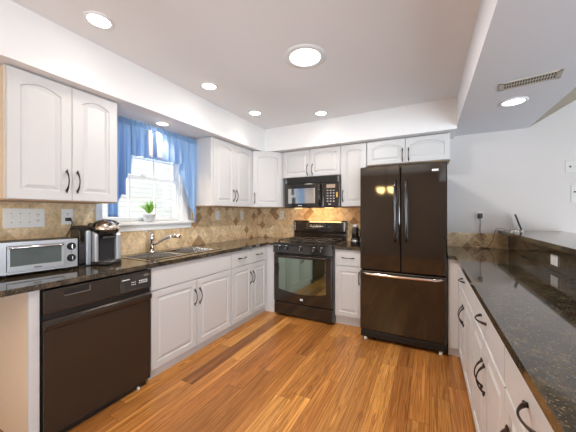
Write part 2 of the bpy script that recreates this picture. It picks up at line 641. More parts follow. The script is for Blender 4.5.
# outside the window
def house():
    t = thing('neighbor_house', 'white sided neighboring house seen through the sink window', 'house', (-9.0, 5.0, -0.5))
    box('wall', M['siding'], t, -4, 0, -8, 8, 0, 6.4)
    MB().prism([(-4.4, 6.4), (0.4, 6.4), (-2, 8.4)], -8.3, 8.3, 'y').build('roof', M['roof'], t)
    for k in (-4.4,):
        f = box('window_frame', M['trim'], t, 0.0, 0.05, k - 0.55, k + 0.55, 1.2, 2.5)
        box('pane', M['grey'], f, 0.05, 0.055, k - 0.47, k + 0.47, 1.28, 2.42)


house()
struct(box('ground', M['lawn'], None, -30, 30, -30, 30, -0.62, -0.5), 'lawn outside the windows')

# ------------------------------------------------------------------ cabinets


def pull_mb(L=0.125, out=0.030, horiz=False, bend=1.0):
    m = MB()
    n = 14
    pts, rs = [], []
    for k in range(n + 1):
        s = k / n
        z = -L / 2 + L * s
        b = math.sin(PI * s)
        pts.append((0, -0.004 - out * (b ** 0.75), z))
        rs.append(0.0031 + 0.0026 * abs(math.cos(PI * s)) ** 6)
    m.tube(pts, rs, 8, 1.25)
    for sgn in (-1, 1):
        m.lathe([(0.0072, 0.0), (0.0072, -0.004), (0.0042, -0.009)], (0, 0, sgn * (L / 2)), 10, 'y')
        m.lathe([(0.001, -0.012), (0.0046, -0.006), (0.0046, 0.003), (0.001, 0.010)], (0, -0.006, sgn * (L / 2 + 0.006)), 8, 'z')
    if horiz:
        m.xf(Matrix.Rotation(R(90), 4, 'Y'))
    return m


PULL_V = None


def add_pull(parent, x, y, z, horiz=False, L=0.125):
    o = pull_mb(L, horiz=horiz).build('handle', M['bronze'], parent, 'dark bronze bow handle')
    o.location = (x, y, z)
    return o


def door(parent, x, z, w_, h_, hx, hz, arch=0.0, r=0.052, y=0.0, hinge=None):
    o = MB().panel(w_, h_, 0.02, r, arch, x, z, y).build('door', M['cab'], parent)
    if hx is not None:
        add_pull(o, hx, y - 0.02, hz)
    return o


def slab(parent, name, x, z, w_, h_, pull=True, y=0.0):
    o = MB().box(x, x + w_, y - 0.02, y, z, z + h_, 0.004, 2).build(name, M['cab'], parent)
    if pull:
        add_pull(o, x + w_ / 2, y - 0.02, z + h_ / 2, True)
    return o


UZ0, UZ1 = 1.372, 2.154


def upper(label, loc, rz, w_, h_, depth, doors, side=None, arch=0.035, group='white upper cabinets', name='upper_cabinet'):
    t = thing(name, label, 'cabinet', loc, rz, group)
    box('body', M['cab'], t, 0, w_, 0.0, depth, 0.012, h_)
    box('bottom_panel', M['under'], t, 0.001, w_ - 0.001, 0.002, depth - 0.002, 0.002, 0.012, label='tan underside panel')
    if side == 'l':
        box('side_panel', M['cream'], t, -0.004, 0.0, 0.001, depth - 0.001, 0.012, h_ - 0.001, label='cream laminate side panel')
    for (x, dw, hx) in doors:
        door(t, x, 0.010, dw, h_ - 0.014, hx, 0.14 if h_ > 0.5 else 0.10, arch, 0.058 if h_ > 0.5 else 0.045)
    return t


# left wall, facing +x (local x runs to +y)
upper('white double door upper cabinet hung above the toaster oven', (-2.158, 0.613, UZ0), 90, 0.622, UZ1 - UZ0, 0.308,
      [(0.002, 0.318, 0.29), (0.323, 0.297, 0.352)], side='l')
upper('white double door upper cabinet just right of the curtained window', (-2.158, 2.262, UZ0), 90, 0.766, UZ1 - UZ0, 0.308,
      [(0.028, 0.365, 0.368), (0.396, 0.366, 0.424)])
# diagonal corner cabinet
t = thing('corner_cabinet', 'white angled single door upper cabinet filling the room corner', 'cabinet', (-2.158, 3.030, UZ0), 44.5, 'white upper cabinets')
inv = Matrix.Rotation(R(-44.5), 2)


def loc2(x, y, o=(-2.158, 3.030)):
    v = inv @ Vector((x - o[0], y - o[1]))
    return (v.x, v.y)


pts = [loc2(*p) for p in ((-2.464, 3.031), (-2.158, 3.031), (-1.837, 3.346), (-1.837, 3.648), (-2.464, 3.648))]
MB().prism(pts, 0.012, UZ1 - UZ0).build('body', M['cab'], t)
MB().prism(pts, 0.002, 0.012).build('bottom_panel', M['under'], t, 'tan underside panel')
door(t, 0.022, 0.010, 0.406, UZ1 - UZ0 - 0.014, 0.045, 0.13, 0.035, 0.058)
# back wall, facing -y; body front at 3.34, doors to 3.32
upper('short white double door cabinet directly above the microwave', (-1.834, 3.34, 1.778), 0, 0.850, UZ1 - 1.778, 0.309,
      [(0.022, 0.400, 0.390), (0.426, 0.412, 0.462)], arch=0.022)
upper('tall narrow single door white upper cabinet between microwave and refrigerator', (-0.982, 3.34, UZ0), 0, 0.314, UZ1 - UZ0, 0.309,
      [(0.002, 0.308, 0.026)], arch=0.03)
upper('short white double door cabinet over the refrigerator', (-0.664, 3.34, 1.862), 0, 0.868, UZ1 - 1.862, 0.309,
      [(0.004, 0.422, 0.398), (0.430, 0.430, 0.462)], arch=0.045)


def base(label, loc, rz, w_, depth, fronts, doors, ztop=0.880, group='white base cabinets', toe=0.0745, recess=0.012, name='base_cabinet', hollow=False):
    t = thing(name, label, 'cabinet', loc, rz, group)
    if hollow:
        b = MB().box(0, w_, 0.0, 0.018, toe, ztop)
        b.box(0, 0.018, 0.018, depth, toe, ztop)
        b.box(w_ - 0.018, w_, 0.018, depth, toe, ztop)
        b.box(0.018, w_ - 0.018, depth - 0.008, depth, toe, ztop)
        b.box(0.018, w_ - 0.018, 0.018, depth - 0.008, toe, toe + 0.018)
        b.build('body', M['cab'], t)
    else:
        box('body', M['cab'], t, 0, w_, 0.0, depth, toe, ztop)
    box('toe_kick', M['cab'], t, 0.001, w_ - 0.001, recess, depth - 0.02, 0.001, toe)
    for (nm, x, z, fw, fh, p) in fronts:
        slab(t, nm, x, z, fw, fh, p)
    for (x, z, dw, dh, hx, hz) in doors:
        door(t, x, z, dw, dh, hx, hz)
    return t


BX = -1.917                                       # face of the left base bodies (doors to -1.897)
# end panel / filler beside the dishwasher
t = thing('end_panel', 'cream cabinet end panel with white edge left of the dishwasher', 'panel', (BX, 0.630, 0), 90)
box('side_panel', M['cream'], t, 0.0, 0.008, 0.0, 0.545, 0.0, 0.880, label='cream laminate side')
box('stile', M['cab'], t, 0.0, 0.046, -0.020, 0.0, 0.0, 0.880, label='white front edge stile')
box('panel', M['cab'], t, 0.008, 0.020, 0.0, 0.545, 0.0, 0.880)
# sink base: y 1.343..2.306
base('wide white sink base cabinet right of the dishwasher', (BX, 1.343, 0), 90, 0.965, 0.545,
     [('false_front', 0.004, 0.695, 0.953, 0.178, False)],
     [(0.004, 0.074, 0.462, 0.612, 0.440, 0.530), (0.472, 0.074, 0.485, 0.612, 0.500, 0.530)], hollow=True)
base('white base cabinet with two small drawers next to the range corner', (BX, 2.310, 0), 90, 0.712, 0.545,
     [('drawer', 0.004, 0.695, 0.360, 0.176, True), ('drawer', 0.370, 0.695, 0.322, 0.176, True)],
     [(0.004, 0.074, 0.360, 0.612, 0.338, 0.525), (0.370, 0.074, 0.322, 0.612, 0.394, 0.525)])
# corner filler toward the range
t = thing('corner_filler', 'narrow white filler strip between corner cabinet and range', 'filler panel', (BX, 3.0245, 0), 0)
box('panel', M['cab'], t, -0.54, 0.146, 0.0, 0.02, 0.001, 0.880)
# right of the range, facing -y; doors at 3.04
base('narrow white drawer and door base cabinet between range and refrigerator', (-0.979, 3.06, 0), 0, 0.342, 0.575,
     [('drawer', 0.012, 0.695, 0.300, 0.178, True)],
     [(0.012, 0.108, 0.300, 0.574, 0.288, 0.565)], recess=0.03, toe=0.095)
# peninsula run, facing -x (local x runs to -y); doors to x = 0.235
PX = 0.255
base('white double door base cabinet on the bar side nearest the refrigerator', (PX, 2.862, 0), -90, 0.877, 0.485,
     [('drawer', 0.004, 0.700, 0.869, 0.172, True)],
     [(0.004, 0.074, 0.430, 0.616, 0.408, 0.520), (0.440, 0.074, 0.433, 0.616, 0.466, 0.520)])
base('white double door base cabinet in the middle of the bar side run', (PX, 1.983, 0), -90, 0.795, 0.485,
     [('drawer', 0.004, 0.700, 0.787, 0.172, True)],
     [(0.004, 0.074, 0.390, 0.616, 0.368, 0.510), (0.400, 0.074, 0.391, 0.616, 0.426, 0.510)])
base('white single door base cabinet on the bar side nearest the viewer', (PX, 1.186, 0), -90, 0.630, 0.485,
     [('drawer', 0.004, 0.700, 0.622, 0.172, True)],
     [(0.004, 0.074, 0.622, 0.616, 0.060, 0.520)])
t = thing('filler_panel', 'white filler panel between refrigerator and bar side cabinets', 'filler panel', (0.158, 2.840, 0), 0)
box('panel', M['cab'], t, 0.0, 0.075, 0.0, 0.02, 0.075, 0.880)
box('toe_kick', M['cab'], t, 0.0, 0.097, 0.025, 0.045, 0.001, 0.0745)


# ------------------------------------------------------------------ countertops
def slab_hole(outer, hole, z0, z1, bev=0.004):
    m = MB()
    bm = m.bm
    es = []
    for loop in (outer, hole):
        if not loop:
            continue
        vs = [bm.verts.new((x, y, z1)) for x, y in loop]
        es += [bm.edges.new((vs[i], vs[(i + 1) % len(vs)])) for i in range(len(vs))]
    r = bmesh.ops.triangle_fill(bm, use_beauty=True, use_dissolve=False, edges=es)
    fs = [f for f in r['geom'] if isinstance(f, bmesh.types.BMFace)]
    ex = bmesh.ops.extrude_face_region(bm, geom=fs)
    vs = [v for v in ex['geom'] if isinstance(v, bmesh.types.BMVert)]
    bmesh.ops.translate(bm, vec=(0, 0, z0 - z1), verts=vs)
    return m


def arc(cx, cy, r, a0, a1, n=6):
    return [(cx + r * math.cos(R(a0 + (a1 - a0) * k / n)), cy + r * math.sin(R(a0 + (a1 - a0) * k / n))) for k in range(n + 1)]


CZ0, CZ1 = 0.882, 0.914
XT = XL + 0.009
outer = [(XT, 0.22), (-1.869, 0.22), (-1.869, 2.99), (-1.772, 2.99), (-1.772, YB - 0.009), (XT, YB - 0.009)]
SX0, SX1, SY0, SY1 = -2.352, -1.985, 1.395, 2.195
hole = [(SX0, SY0), (SX0, SY1), (SX1, SY1), (SX1, SY0)]
tag(slab_hole(outer, hole, CZ0, CZ1).build('countertop', M['granite']), 'long polished dark granite countertop with the sink, left wall', 'countertop', 'granite countertops')
tag(slab_hole([(-0.981, 3.012), (-0.636, 3.012), (-0.636, YB - 0.009), (-0.981, YB - 0.009)], None, CZ0, CZ1).build('countertop', M['granite']),
    'small dark granite countertop piece between range and refrigerator', 'countertop', 'granite countertops')
outer = [(0.158, YB - 0.009), (0.158, 2.818)] + arc(0.180, 2.786, 0.032, 90, 0) + [(0.212, 0.50), (0.742, 0.50), (0.742, YB - 0.009)]
tag(slab_hole(outer, None, CZ0, CZ1).build('countertop', M['granite']), 'long polished dark granite countertop under the raised bar', 'countertop', 'granite countertops')

# raised bar
struct(box('trim_1', M['wall'], None, 0.772, 0.90, 0.50, YB, 0.0, 1.083), 'half wall carrying the raised bar')
tag(box('granite_backsplash', M['granite'], None, 0.745, 0.771, 0.50, 3.605, 0.915, 1.083), 'dark polished granite splash panel below the raised bar ledge', 'backsplash')
struct(box('trim_2', M['trim'], None, 0.743, 0.771, 3.6055, 3.6435, 0.915, 1.083), 'white edge strip at the end of the bar splash')
outer = [(1.19, 0.45), (1.19, YB - 0.001), (0.70, YB - 0.001)] + arc(0.695, 3.615, 0.035, 90, 180) + [(0.66, 0.45)]
bt = slab_hole(outer, None, 1.084, 1.115)
tag(bt.build('bar_top', M['granite']), 'polished granite ledge on top of the raised bar', 'bar top')

# ------------------------------------------------------------------ sink and faucet
t = thing('kitchen_sink', 'double bowl stainless steel sink set in the left countertop', 'sink', (0, 0, CZ1))
rim = slab_hole([(SX0 - 0.020, SY0 - 0.020), (SX1 + 0.020, SY0 - 0.020), (SX1 + 0.020, SY1 + 0.020), (SX0 - 0.020, SY1 + 0.020)],
                [(SX0 + 0.006, SY0 + 0.006), (SX0 + 0.006, SY1 - 0.006), (SX1 - 0.006, SY1 - 0.006), (SX1 - 0.006, SY0 + 0.006)], 0.0005, 0.004)
rim.build('rim', M['sink'], t)
ym = 1.79
for ya, yb in ((SY0 + 0.004, ym - 0.012), (ym + 0.012, SY1 - 0.004)):
    b = MB()
    xa, xb = SX0 + 0.004, SX1 - 0.004
    n = 0.02
    # walls and bottom, slightly tapered
    top = [(xa, ya), (xb, ya), (xb, yb), (xa, yb)]
    bot = [(xa + n, ya + n), (xb - n, ya + n), (xb - n, yb - n), (xa + n, yb - n)]
    vt = [b.bm.verts.new((x, y, 0.0005)) for x, y in top]
    vb = [b.bm.verts.new((x, y, -0.175)) for x, y in bot]
    for i in range(4):
        b.bm.faces.new((vt[i], vt[(i + 1) % 4], vb[(i + 1) % 4], vb[i]))
    b.bm.faces.new(vb)
    o = b.build('bowl', M['sink'], t)
    so = o.modifiers.new('sheet', 'SOLIDIFY')
    so.thickness = 0.0015
    so.offset = 0
    MB().lathe([(0.042, -0.174), (0.042, -0.170), (0.030, -0.172)], ((xa + xb) / 2, (ya + yb) / 2, 0), 20).build('drain', M['chrome'], t)
box('divider', M['sink'], t, SX0 + 0.004, SX1 - 0.004, ym - 0.012, ym + 0.012, -0.05, 0.0)
t = thing('faucet', 'chrome single lever faucet with pull out spout behind the sink', 'faucet', (-2.405, 1.715, CZ1 + 0.0005))
MB().lathe([(0.030, 0), (0.030, 0.006), (0.022, 0.014)], (0, 0, 0), 20).build('base', M['chrome'], t)
MB().lathe([(0.021, 0.012), (0.020, 0.11), (0.024, 0.125), (0.024, 0.165), (0.015, 0.180)], (0, 0, 0), 20).build('body', M['chrome'], t)
MB().tube([(0.0, 0.0, 0.180), (-0.004, -0.01, 0.192), (-0.008, -0.03, 0.202), (-0.010, -0.055, 0.208)], [0.010, 0.008, 0.006, 0.006]).build('lever', M['chrome'], t)
MB().tube([(0.012, 0.004, 0.07), (0.06, 0.025, 0.095), (0.11, 0.045, 0.125), (0.16, 0.066, 0.150), (0.20, 0.082, 0.160)],
          [0.013, 0.013, 0.013, 0.014, 0.017]).build('spout', M['chrome'], t)
MB().tube([(0.200, 0.082, 0.160), (0.235, 0.098, 0.162), (0.265, 0.110, 0.157)], [0.018, 0.021, 0.017]).build('spray_head', M['copper'], t)


# ------------------------------------------------------------------ dishwasher
t = thing('dishwasher', 'black built in dishwasher with worn satin door, left wall', 'dishwasher', (-1.905, 0.680, 0), 90)
W_ = 0.655
box('body', M['matte'], t, 0.004, W_ - 0.004, 0.002, 0.53, 0.08, 0.868)
box('kick_plate', M['matte'], t, 0.010, W_ - 0.03, -0.004, 0.02, 0.004, 0.08)
dd = box('door', M['dw'], t, 0.006, W_ - 0.004, -0.026, 0.0, 0.045, 0.700, bev=0.005)
hb = MB()
hb.prism([(-0.026, 0.700), (-0.040, 0.690), (-0.043, 0.672), (-0.036, 0.650), (-0.026, 0.640)], 0.008, W_ - 0.006, 'x')
hb.build('door_handle', M['dw'], dd, 'full width moulded grip along the door top')
cp = box('control_panel', M['dw'], t, 0.006, W_ - 0.004, -0.030, 0.0, 0.735, 0.868, bev=0.005)
box('recess', M['matte'], t, 0.008, W_ - 0.006, -0.014, 0.0, 0.701, 0.734)
vt = MB()
vt.box(0.10, 0.235, -0.031, -0.0302, 0.818, 0.852)
vent = vt.build('vent', M['matte'], t)
vt = MB()
vt.box(0.100, 0.235, -0.0335, -0.0312, 0.818, 0.822)
vt.box(0.2315, 0.235, -0.0335, -0.0312, 0.818, 0.852)
vt.build('vent_lip', M['steel'], vent, 'bright lip of the vent')
box('display', M['glass_black'], t, 0.415, 0.640, -0.0315, -0.0302, 0.745, 0.855)
box('display_mark', M['mark'], t, 0.432, 0.485, -0.0328, -0.0316, 0.826, 0.832, label='white printed line')
for k in range(3):
    for r_ in range(2):
        box('button', M['mark'], t, 0.497 + k * 0.012, 0.504 + k * 0.012, -0.0328, -0.0316, 0.800 - r_ * 0.016, 0.806 - r_ * 0.016, label='small white button')
for k in range(5):
    for r_ in range(2):
        box('button', M['mark'], t, 0.553 + k * 0.014, 0.562 + k * 0.014, -0.0328, -0.0316, 0.800 - r_ * 0.014, 0.808 - r_ * 0.014, label='small white button')
for k in range(3):
    box('button', M['slot'], t, 0.480 + k * 0.014, 0.487 + k * 0.014, -0.0328, -0.0316, 0.762, 0.767, label='small dark button')
bd = MB()
bd.lathe([(0.024, -0.0305), (0.024, -0.0335)], (0, 0, 0), 20, 'y')
bd.xf(Matrix.Translation((0.612, 0, 0.838)) @ Matrix.Diagonal((1.0, 1, 0.42, 1)))
bd.build('badge', M['steel'], t, 'oval silver badge')
box('leveling_foot', M['plate'], t, 0.555, 0.570, -0.016, -0.0045, 0.0, 0.018)

# ------------------------------------------------------------------ refrigerator
FX0, FX1, FY = -0.629, 0.149, 2.81
t = thing('refrigerator', 'glossy black french door refrigerator with bottom freezer drawer', 'refrigerator', (FX0, FY, 0), 0)
FW = FX1 - FX0
box('body', M['fridge'], t, 0.004, FW - 0.004, 0.066, 0.80, 0.035, 1.750, bev=0.004)
sm = -0.242 - FX0
for x0, x1, hx in ((0.0, sm - 0.003, sm - 0.047), (sm + 0.003, FW, sm + 0.050)):
    o = box('door', M['fridge'], t, x0, x1, 0.0, 0.060, 0.722, 1.768, bev=0.010, seg=3)
    h = MB()
    pts, rs = [], []
    for k in range(21):
        s_ = k / 20
        bow = min(1.0, math.sin(PI * s_) * 3.2)
        pts.append((hx, -0.006 - 0.045 * bow - 0.006 * math.sin(PI * s_), 1.02 + 0.60 * s_))
        rs.append(0.013)
    h.tube(pts, rs, 10, 0.85)
    h.build('handle', M['fridge'], o, 'tall bowed black handle')
fz = box('freezer_drawer', M['fridge'], t, 0.0, FW, 0.0, 0.060, 0.105, 0.712, bev=0.010, seg=3)
h = MB()
pts = []
for k in range(23):
    s_ = k / 22
    bow = min(1.0, math.sin(PI * s_) * 3.4)
    pts.append((0.035 + (FW - 0.07) * s_, -0.006 - 0.048 * bow - 0.016 * math.sin(PI * s_), 0.690))
h.tube(pts, 0.014, 10)
h.build('handle', M['copper'], fz, 'bright bowed freezer handle')
g = MB().box(0.004, FW - 0.004, 0.010, 0.066, 0.030, 0.098, 0.006)
for k in range(3):
    g.box(0.03, FW - 0.03, 0.006, 0.012, 0.042 + 0.017 * k, 0.050 + 0.017 * k)
g.build('base_grille', M['matte'], t)
for x in (0.05, FW - 0.05):
    MB().lathe([(0.018, 0.0), (0.018, 0.012), (0.010, 0.032)], (x, 0.03, 0), 14).build('foot', M['plate'], t, 'pale levelling foot')
hz = MB().box(0.02, 0.11, 0.01, 0.12, 1.7505, 1.776, 0.004)
hz.box(FW - 0.11, FW - 0.02, 0.062, 0.12, 1.7505, 1.776, 0.004)
box('badge', M['mark'], t, 0.655, 0.708, -0.0022, -0.0003, 1.685, 1.704, label='small white badge')

# ------------------------------------------------------------------ gas range
RX0, RX1, RY = -1.764, -0.984, 2.982
RW = RX1 - RX0
t = thing('gas_range', 'black freestanding gas range with glass oven door', 'range', (RX0, RY, 0), 0)
box('body', M['black'], t, 0.0, RW, 0.032, 0.655, 0.012, 0.905)
box('storage_drawer', M['black'], t, 0.003, RW - 0.003, 0.0, 0.030, 0.020, 0.172, bev=0.006)
od = box('oven_door', M['black'], t, 0.003, RW - 0.003, -0.008, 0.030, 0.182, 0.790, bev=0.008)
# window with arched lower edge
wx0, wx1, wz0, wz1 = 0.075, RW - 0.075, 0.315, 0.735
wp = [(wx1, wz1), (wx0, wz1)]
for k in range(13):
    s_ = k / 12
    wp.append((wx0 + (wx1 - wx0) * s_, wz0 + 0.030 - 0.040 * math.sin(PI * s_)))
MB().prism(wp, -0.0125, -0.0082, 'y').build('oven_window', M['oven_mirror'], od, 'reflective dark oven glass')
h = MB()
h.tube([(0.055, -0.012, 0.768), (0.062, -0.050, 0.768), (0.085, -0.058, 0.768), (RW / 2, -0.064, 0.768), (RW - 0.085, -0.058, 0.768), (RW - 0.062, -0.050, 0.768), (RW - 0.055, -0.012, 0.768)], 0.013, 10)
h.build('door_handle', M['black'], od)
box('badge', M['mark'], od, RW / 2 - 0.018, RW / 2 + 0.018, -0.0105, -0.0083, 0.228, 0.252, label='small silver badge')
cp = MB()
cp.prism([(0.030, 0.800), (-0.022, 0.800), (-0.016, 0.905), (0.030, 0.905)], 0.0, RW, 'x')
cpo = cp.build('control_panel', M['black'], t)
for k, x in enumerate((0.092, 0.190, 0.385, 0.560, 0.655)):
    kn = MB()
    kn.lathe([(0.024, -0.004), (0.023, -0.020), (0.019, -0.026)], (x, -0.016, 0.858), 18, 'y')
    kn.box(x - 0.004, x + 0.004, -0.052, -0.042, 0.838, 0.878, 0.002)
    ko = kn.build('knob', M['matte'], t)
    box('pointer', M['mark'], ko, x - 0.0014, x + 0.0014, -0.0535, -0.0518, 0.842, 0.874, label='white knob pointer')
    box('dial_mark', M['mark'], ko, x - 0.014, x + 0.014, -0.0225, -0.0175, 0.887, 0.892, label='white dial mark')
ct = MB().box(-0.002, RW + 0.002, -0.020, 0.575, 0.9055, 0.925, 0.006)
ct.build('cooktop', M['black'], t)
for gx in (0.05, 0.405):
    g = MB()
    gw, g0, g1, gz = 0.325, 0.045, 0.545, 0.955
    for y in (g0, (g0 + g1) / 2, g1):
        g.box(gx, gx + gw, y - 0.006, y + 0.006, gz - 0.010, gz, 0.002)
    for x in (gx, gx + gw):
        g.box(x - 0.006, x + 0.006, g0, g1, gz - 0.010, gz, 0.002)
    for cy in (0.17, 0.42):
        for a in range(0, 360, 90):
            dx, dy = math.cos(R(a + 45)), math.sin(R(a + 45))
            cx = gx + gw / 2
            g.tube([(cx + dx * 0.03, cy + dy * 0.03, gz - 0.004), (cx + dx * 0.13, cy + dy * 0.10, gz - 0.004)], 0.006, 6)
    for x in (gx, gx + gw):
        for y in (g0, g1):
            g.box(x - 0.007, x + 0.007, y - 0.007, y + 0.007, 0.925, gz - 0.004)
    g.build('grate', M['iron'], t)
    for cy in (0.17, 0.42):
        bu = MB()
        bu.lathe([(0.050, 0.9255), (0.050, 0.932), (0.034, 0.936), (0.034, 0.944), (0.030, 0.946)], (gx + gw / 2, cy, 0), 18)
        bu.build('burner', M['iron'], t)
bgp = MB()
bgp.prism([(0.655, 0.905), (0.590, 0.905), (0.590, 1.010), (0.578, 1.040), (0.572, 1.165), (0.584, 1.190), (0.655, 1.190)], 0.0, RW, 'x')
bgo = bgp.build('backguard', M['black'], t)
box('control_display', M['glass_black'], bgo, 0.20, 0.56, 0.5695, 0.5735, 1.065, 1.165, label='glossy control display')
mk = MB()
mk.box(0.26, 0.46, 0.5685, 0.5693, 1.106, 1.113)
for k in range(4):
    mk.box(0.30 + k * 0.035, 0.315 + k * 0.035, 0.5685, 0.5693, 1.088, 1.093)
    mk.box(0.27 + k * 0.045, 0.285 + k * 0.045, 0.5685, 0.5693, 1.125, 1.131)
mk.build('display_marks', M['mark'], bgo)
for x in (0.012, RW - 0.030):
    box('trim_strip', M['steel'], bgo, x, x + 0.016, 0.568, 0.5735, 1.05, 1.17, bev=0.002)

# ------------------------------------------------------------------ microwave
MX0, MX1, MY = -1.752, -0.985, 3.262
MW = MX1 - MX0
t = thing('microwave', 'black over the range microwave under the short cabinet', 'microwave', (MX0, MY, 1.366), 0)
box('body', M['black'], t, 0.0, MW, 0.02, 0.385, 0.0, 0.408)
v = MB().box(0.0, MW, 0.004, 0.02, 0.322, 0.408, 0.003)
for k in range(5):
    v.box(0.03, MW - 0.05, -0.001, 0.006, 0.332 + 0.014 * k, 0.339 + 0.014 * k)
v.build('vent_grille', M['matte'], t)
do = box('door', M['black'], t, 0.0, 0.560, -0.008, 0.019, 0.010, 0.318, bev=0.006)
box('door_window', M['mw_mirror'], do, 0.055, 0.445, -0.0115, -0.0083, 0.060, 0.258, label='mirror like dark window')
h = MB()
h.tube([(0.515, -0.010, 0.035), (0.515, -0.040, 0.055), (0.515, -0.052, 0.110), (0.515, -0.055, 0.165), (0.515, -0.052, 0.220), (0.515, -0.040, 0.275), (0.515, -0.010, 0.295)], 0.014, 10)
h.build('handle', M['black'], do)
mk = MB().box(0.200, 0.255, -0.0092, -0.0083, 0.028, 0.036)
mk.build('logo_mark', M['mark'], do, 'small white maker mark')
cp = box('control_panel', M['black'], t, 0.564, MW, -0.006, 0.019, 0.010, 0.318, bev=0.005)
box('display', M['copper'], cp, 0.600, 0.715, -0.0085, -0.0063, 0.250, 0.295, label='lit clock display window')
mk = MB()
for r_ in range(5):
    for k in range(3):
        mk.box(0.604 + k * 0.040, 0.626 + k * 0.040, -0.0080, -0.0063, 0.075 + r_ * 0.034, 0.089 + r_ * 0.034)
mk.box(0.625, 0.66, -0.0080, -0.0063, 0.036, 0.052)
mk.build('button', M['grey'], cp, 'grey keypad buttons')
box('energy_sticker', M['amber'], cp, 0.728, 0.748, -0.0080, -0.0063, 0.130, 0.195, label='small amber sticker')
for x in (0.01, MW - 0.02):
    box('trim_strip', M['steel'], t, x, x + 0.008, 0.001, 0.0035, 0.325, 0.400)
for x in (0.16, 0.60):
    lm = MB().box(x - 0.05, x + 0.05, 0.06, 0.12, -0.003, -0.0005)
    lm.build('cooktop_lamp', M['bulb'], t, 'warm lit lamp under the microwave')

# ------------------------------------------------------------------ small appliances and things on the counter
t = thing('toaster_oven', 'silver toaster oven with two black knobs on left countertop', 'toaster oven', (-2.205, 0.600, CZ1 + 0.0005), 82)
TW, TH_, TD = 0.372, 0.210, 0.20
sh = MB().box(0, TW, 0.0, TD, 0.020, TH_, 0.006)
sh.build('shell', M['matte'], t)
fr = MB()
fr.box(0, 0.030, -0.012, 0.0, 0.020, TH_)
fr.box(0.300, TW, -0.012, 0.0, 0.020, TH_)
fr.box(0.030, 0.300, -0.012, 0.0, 0.188, TH_)
fr.box(0.030, 0.300, -0.012, 0.0, 0.020, 0.032)
fr.build('front_frame', M['silver'], t, 'silver front frame')
td = MB()
td.box(0.033, 0.297, -0.018, -0.004, 0.034, 0.066, 0.002)
td.box(0.033, 0.297, -0.018, -0.004, 0.172, 0.186, 0.002)
td.box(0.033, 0.045, -0.018, -0.004, 0.066, 0.172)
td.box(0.285, 0.297, -0.018, -0.004, 0.066, 0.172)
tdo = td.build('door', M['silver'], t)
box('door_glass', M['toaster_mirror'], tdo, 0.045, 0.285, -0.014, -0.008, 0.066, 0.172, label='dark reflective door glass')
h = MB().tube([(0.042, -0.018, 0.178), (0.044, -0.034, 0.178), (0.060, -0.038, 0.178), (0.270, -0.038, 0.178), (0.286, -0.034, 0.178), (0.288, -0.018, 0.178)], 0.008, 8)
h.build('door_handle', M['chrome'], tdo)
mk = MB().box(0.150, 0.185, -0.0192, -0.0183, 0.046, 0.052)
mk.build('logo_mark', M['slot'], tdo, 'small dark maker mark')
for z in (0.160, 0.082):
    k = MB().lathe([(0.025, -0.0122), (0.025, -0.016), (0.018, -0.018), (0.017, -0.034), (0.013, -0.036)], (0.338, 0, z), 20, 'y')
    ko = k.build('knob', M['matte'], t)
    MB().box(0.335, 0.341, -0.041, -0.0365, z - 0.013, z + 0.013, 0.001).build('knob_grip', M['chrome'], ko, 'silver knob pointer')
MB().lathe([(0.004, -0.0122), (0.004, -0.015)], (0.338, 0, 0.122), 10, 'y').build('indicator_lamp', mat('red_lamp', (0.5, 0.03, 0.02), 0.3), t)
for x in (0.03, TW - 0.03):
    for y in (0.015, TD - 0.02):
        MB().lathe([(0.010, 0.0), (0.012, 0.020)], (x, y, 0), 10).build('foot', M['matte'], t)

t = thing('coffee_maker', 'silver and black single cup coffee maker beside the toaster oven', 'coffee maker', (-2.185, 1.172, CZ1 + 0.0005), 84)
t.scale = (0.90, 0.92, 0.95)


def prof(pts, x0, x1, name, m, par, lab=None, bev=0.0):
    """side profile (y, z) extruded across x, front toward -y"""
    mb = MB()
    mb.prism(pts, x0, x1, 'x')
    if bev:
        bmesh.ops.bevel(mb.bm, geom=mb.bm.edges[:], offset=bev, segments=3, profile=0.5, affect='EDGES', clamp_overlap=True)
    return mb.build(name, m, par, lab)


prof([(0.01, 0.0), (0.17, 0.0), (0.17, 0.275), (0.12, 0.325), (0.02, 0.325)], -0.085, 0.090, 'body', M['matte'], t, None, 0.010)
for x0, x1 in ((-0.102, -0.068), (0.060, 0.104)):
    prof([(-0.050, 0.022), (0.16, 0.022), (0.16, 0.255), (0.09, 0.285), (0.00, 0.275), (-0.046, 0.235)], x0, x1, 'side_cheek', M['silver'], t, 'silver side cheek', 0.012)
MB().box(-0.066, 0.058, -0.020, 0.012, 0.03, 0.225).build('brew_column', M['matte'], t)
MB().lathe([(0.098, 0.0), (0.106, 0.008), (0.106, 0.024), (0.098, 0.030)], (0, -0.020, 0), 32).build('drip_base', M['matte'], t)
MB().lathe([(0.066, 0.0302), (0.066, 0.034)], (0, -0.045, 0), 24).build('drip_grate', M['steel'], t)
HC, HR = Vector((0.001, 0.030, 0.275)), Vector((0.108, 0.122, 0.076))


def dome(az0, az1, el0, el1, k, n=18, m_=12):
    """grid on the ellipsoid head scaled by k; azimuth 0 = front"""
    mb = MB()
    g = []
    for i in range(n + 1):
        az = R(az0 + (az1 - az0) * i / n)
        row_ = []
        for j_ in range(m_ + 1):
            el = R(el0 + (el1 - el0) * j_ / m_)
            row_.append(mb.bm.verts.new(HC + Vector((HR.x * math.sin(az) * math.cos(el), -HR.y * math.cos(az) * math.cos(el), HR.z * math.sin(el))) * k))
        g.append(row_)
    for p_, q_ in zip(g, g[1:]):
        for j_ in range(m_):
            mb.bm.faces.new((p_[j_], q_[j_], q_[j_ + 1], p_[j_ + 1])).smooth = True
    return mb


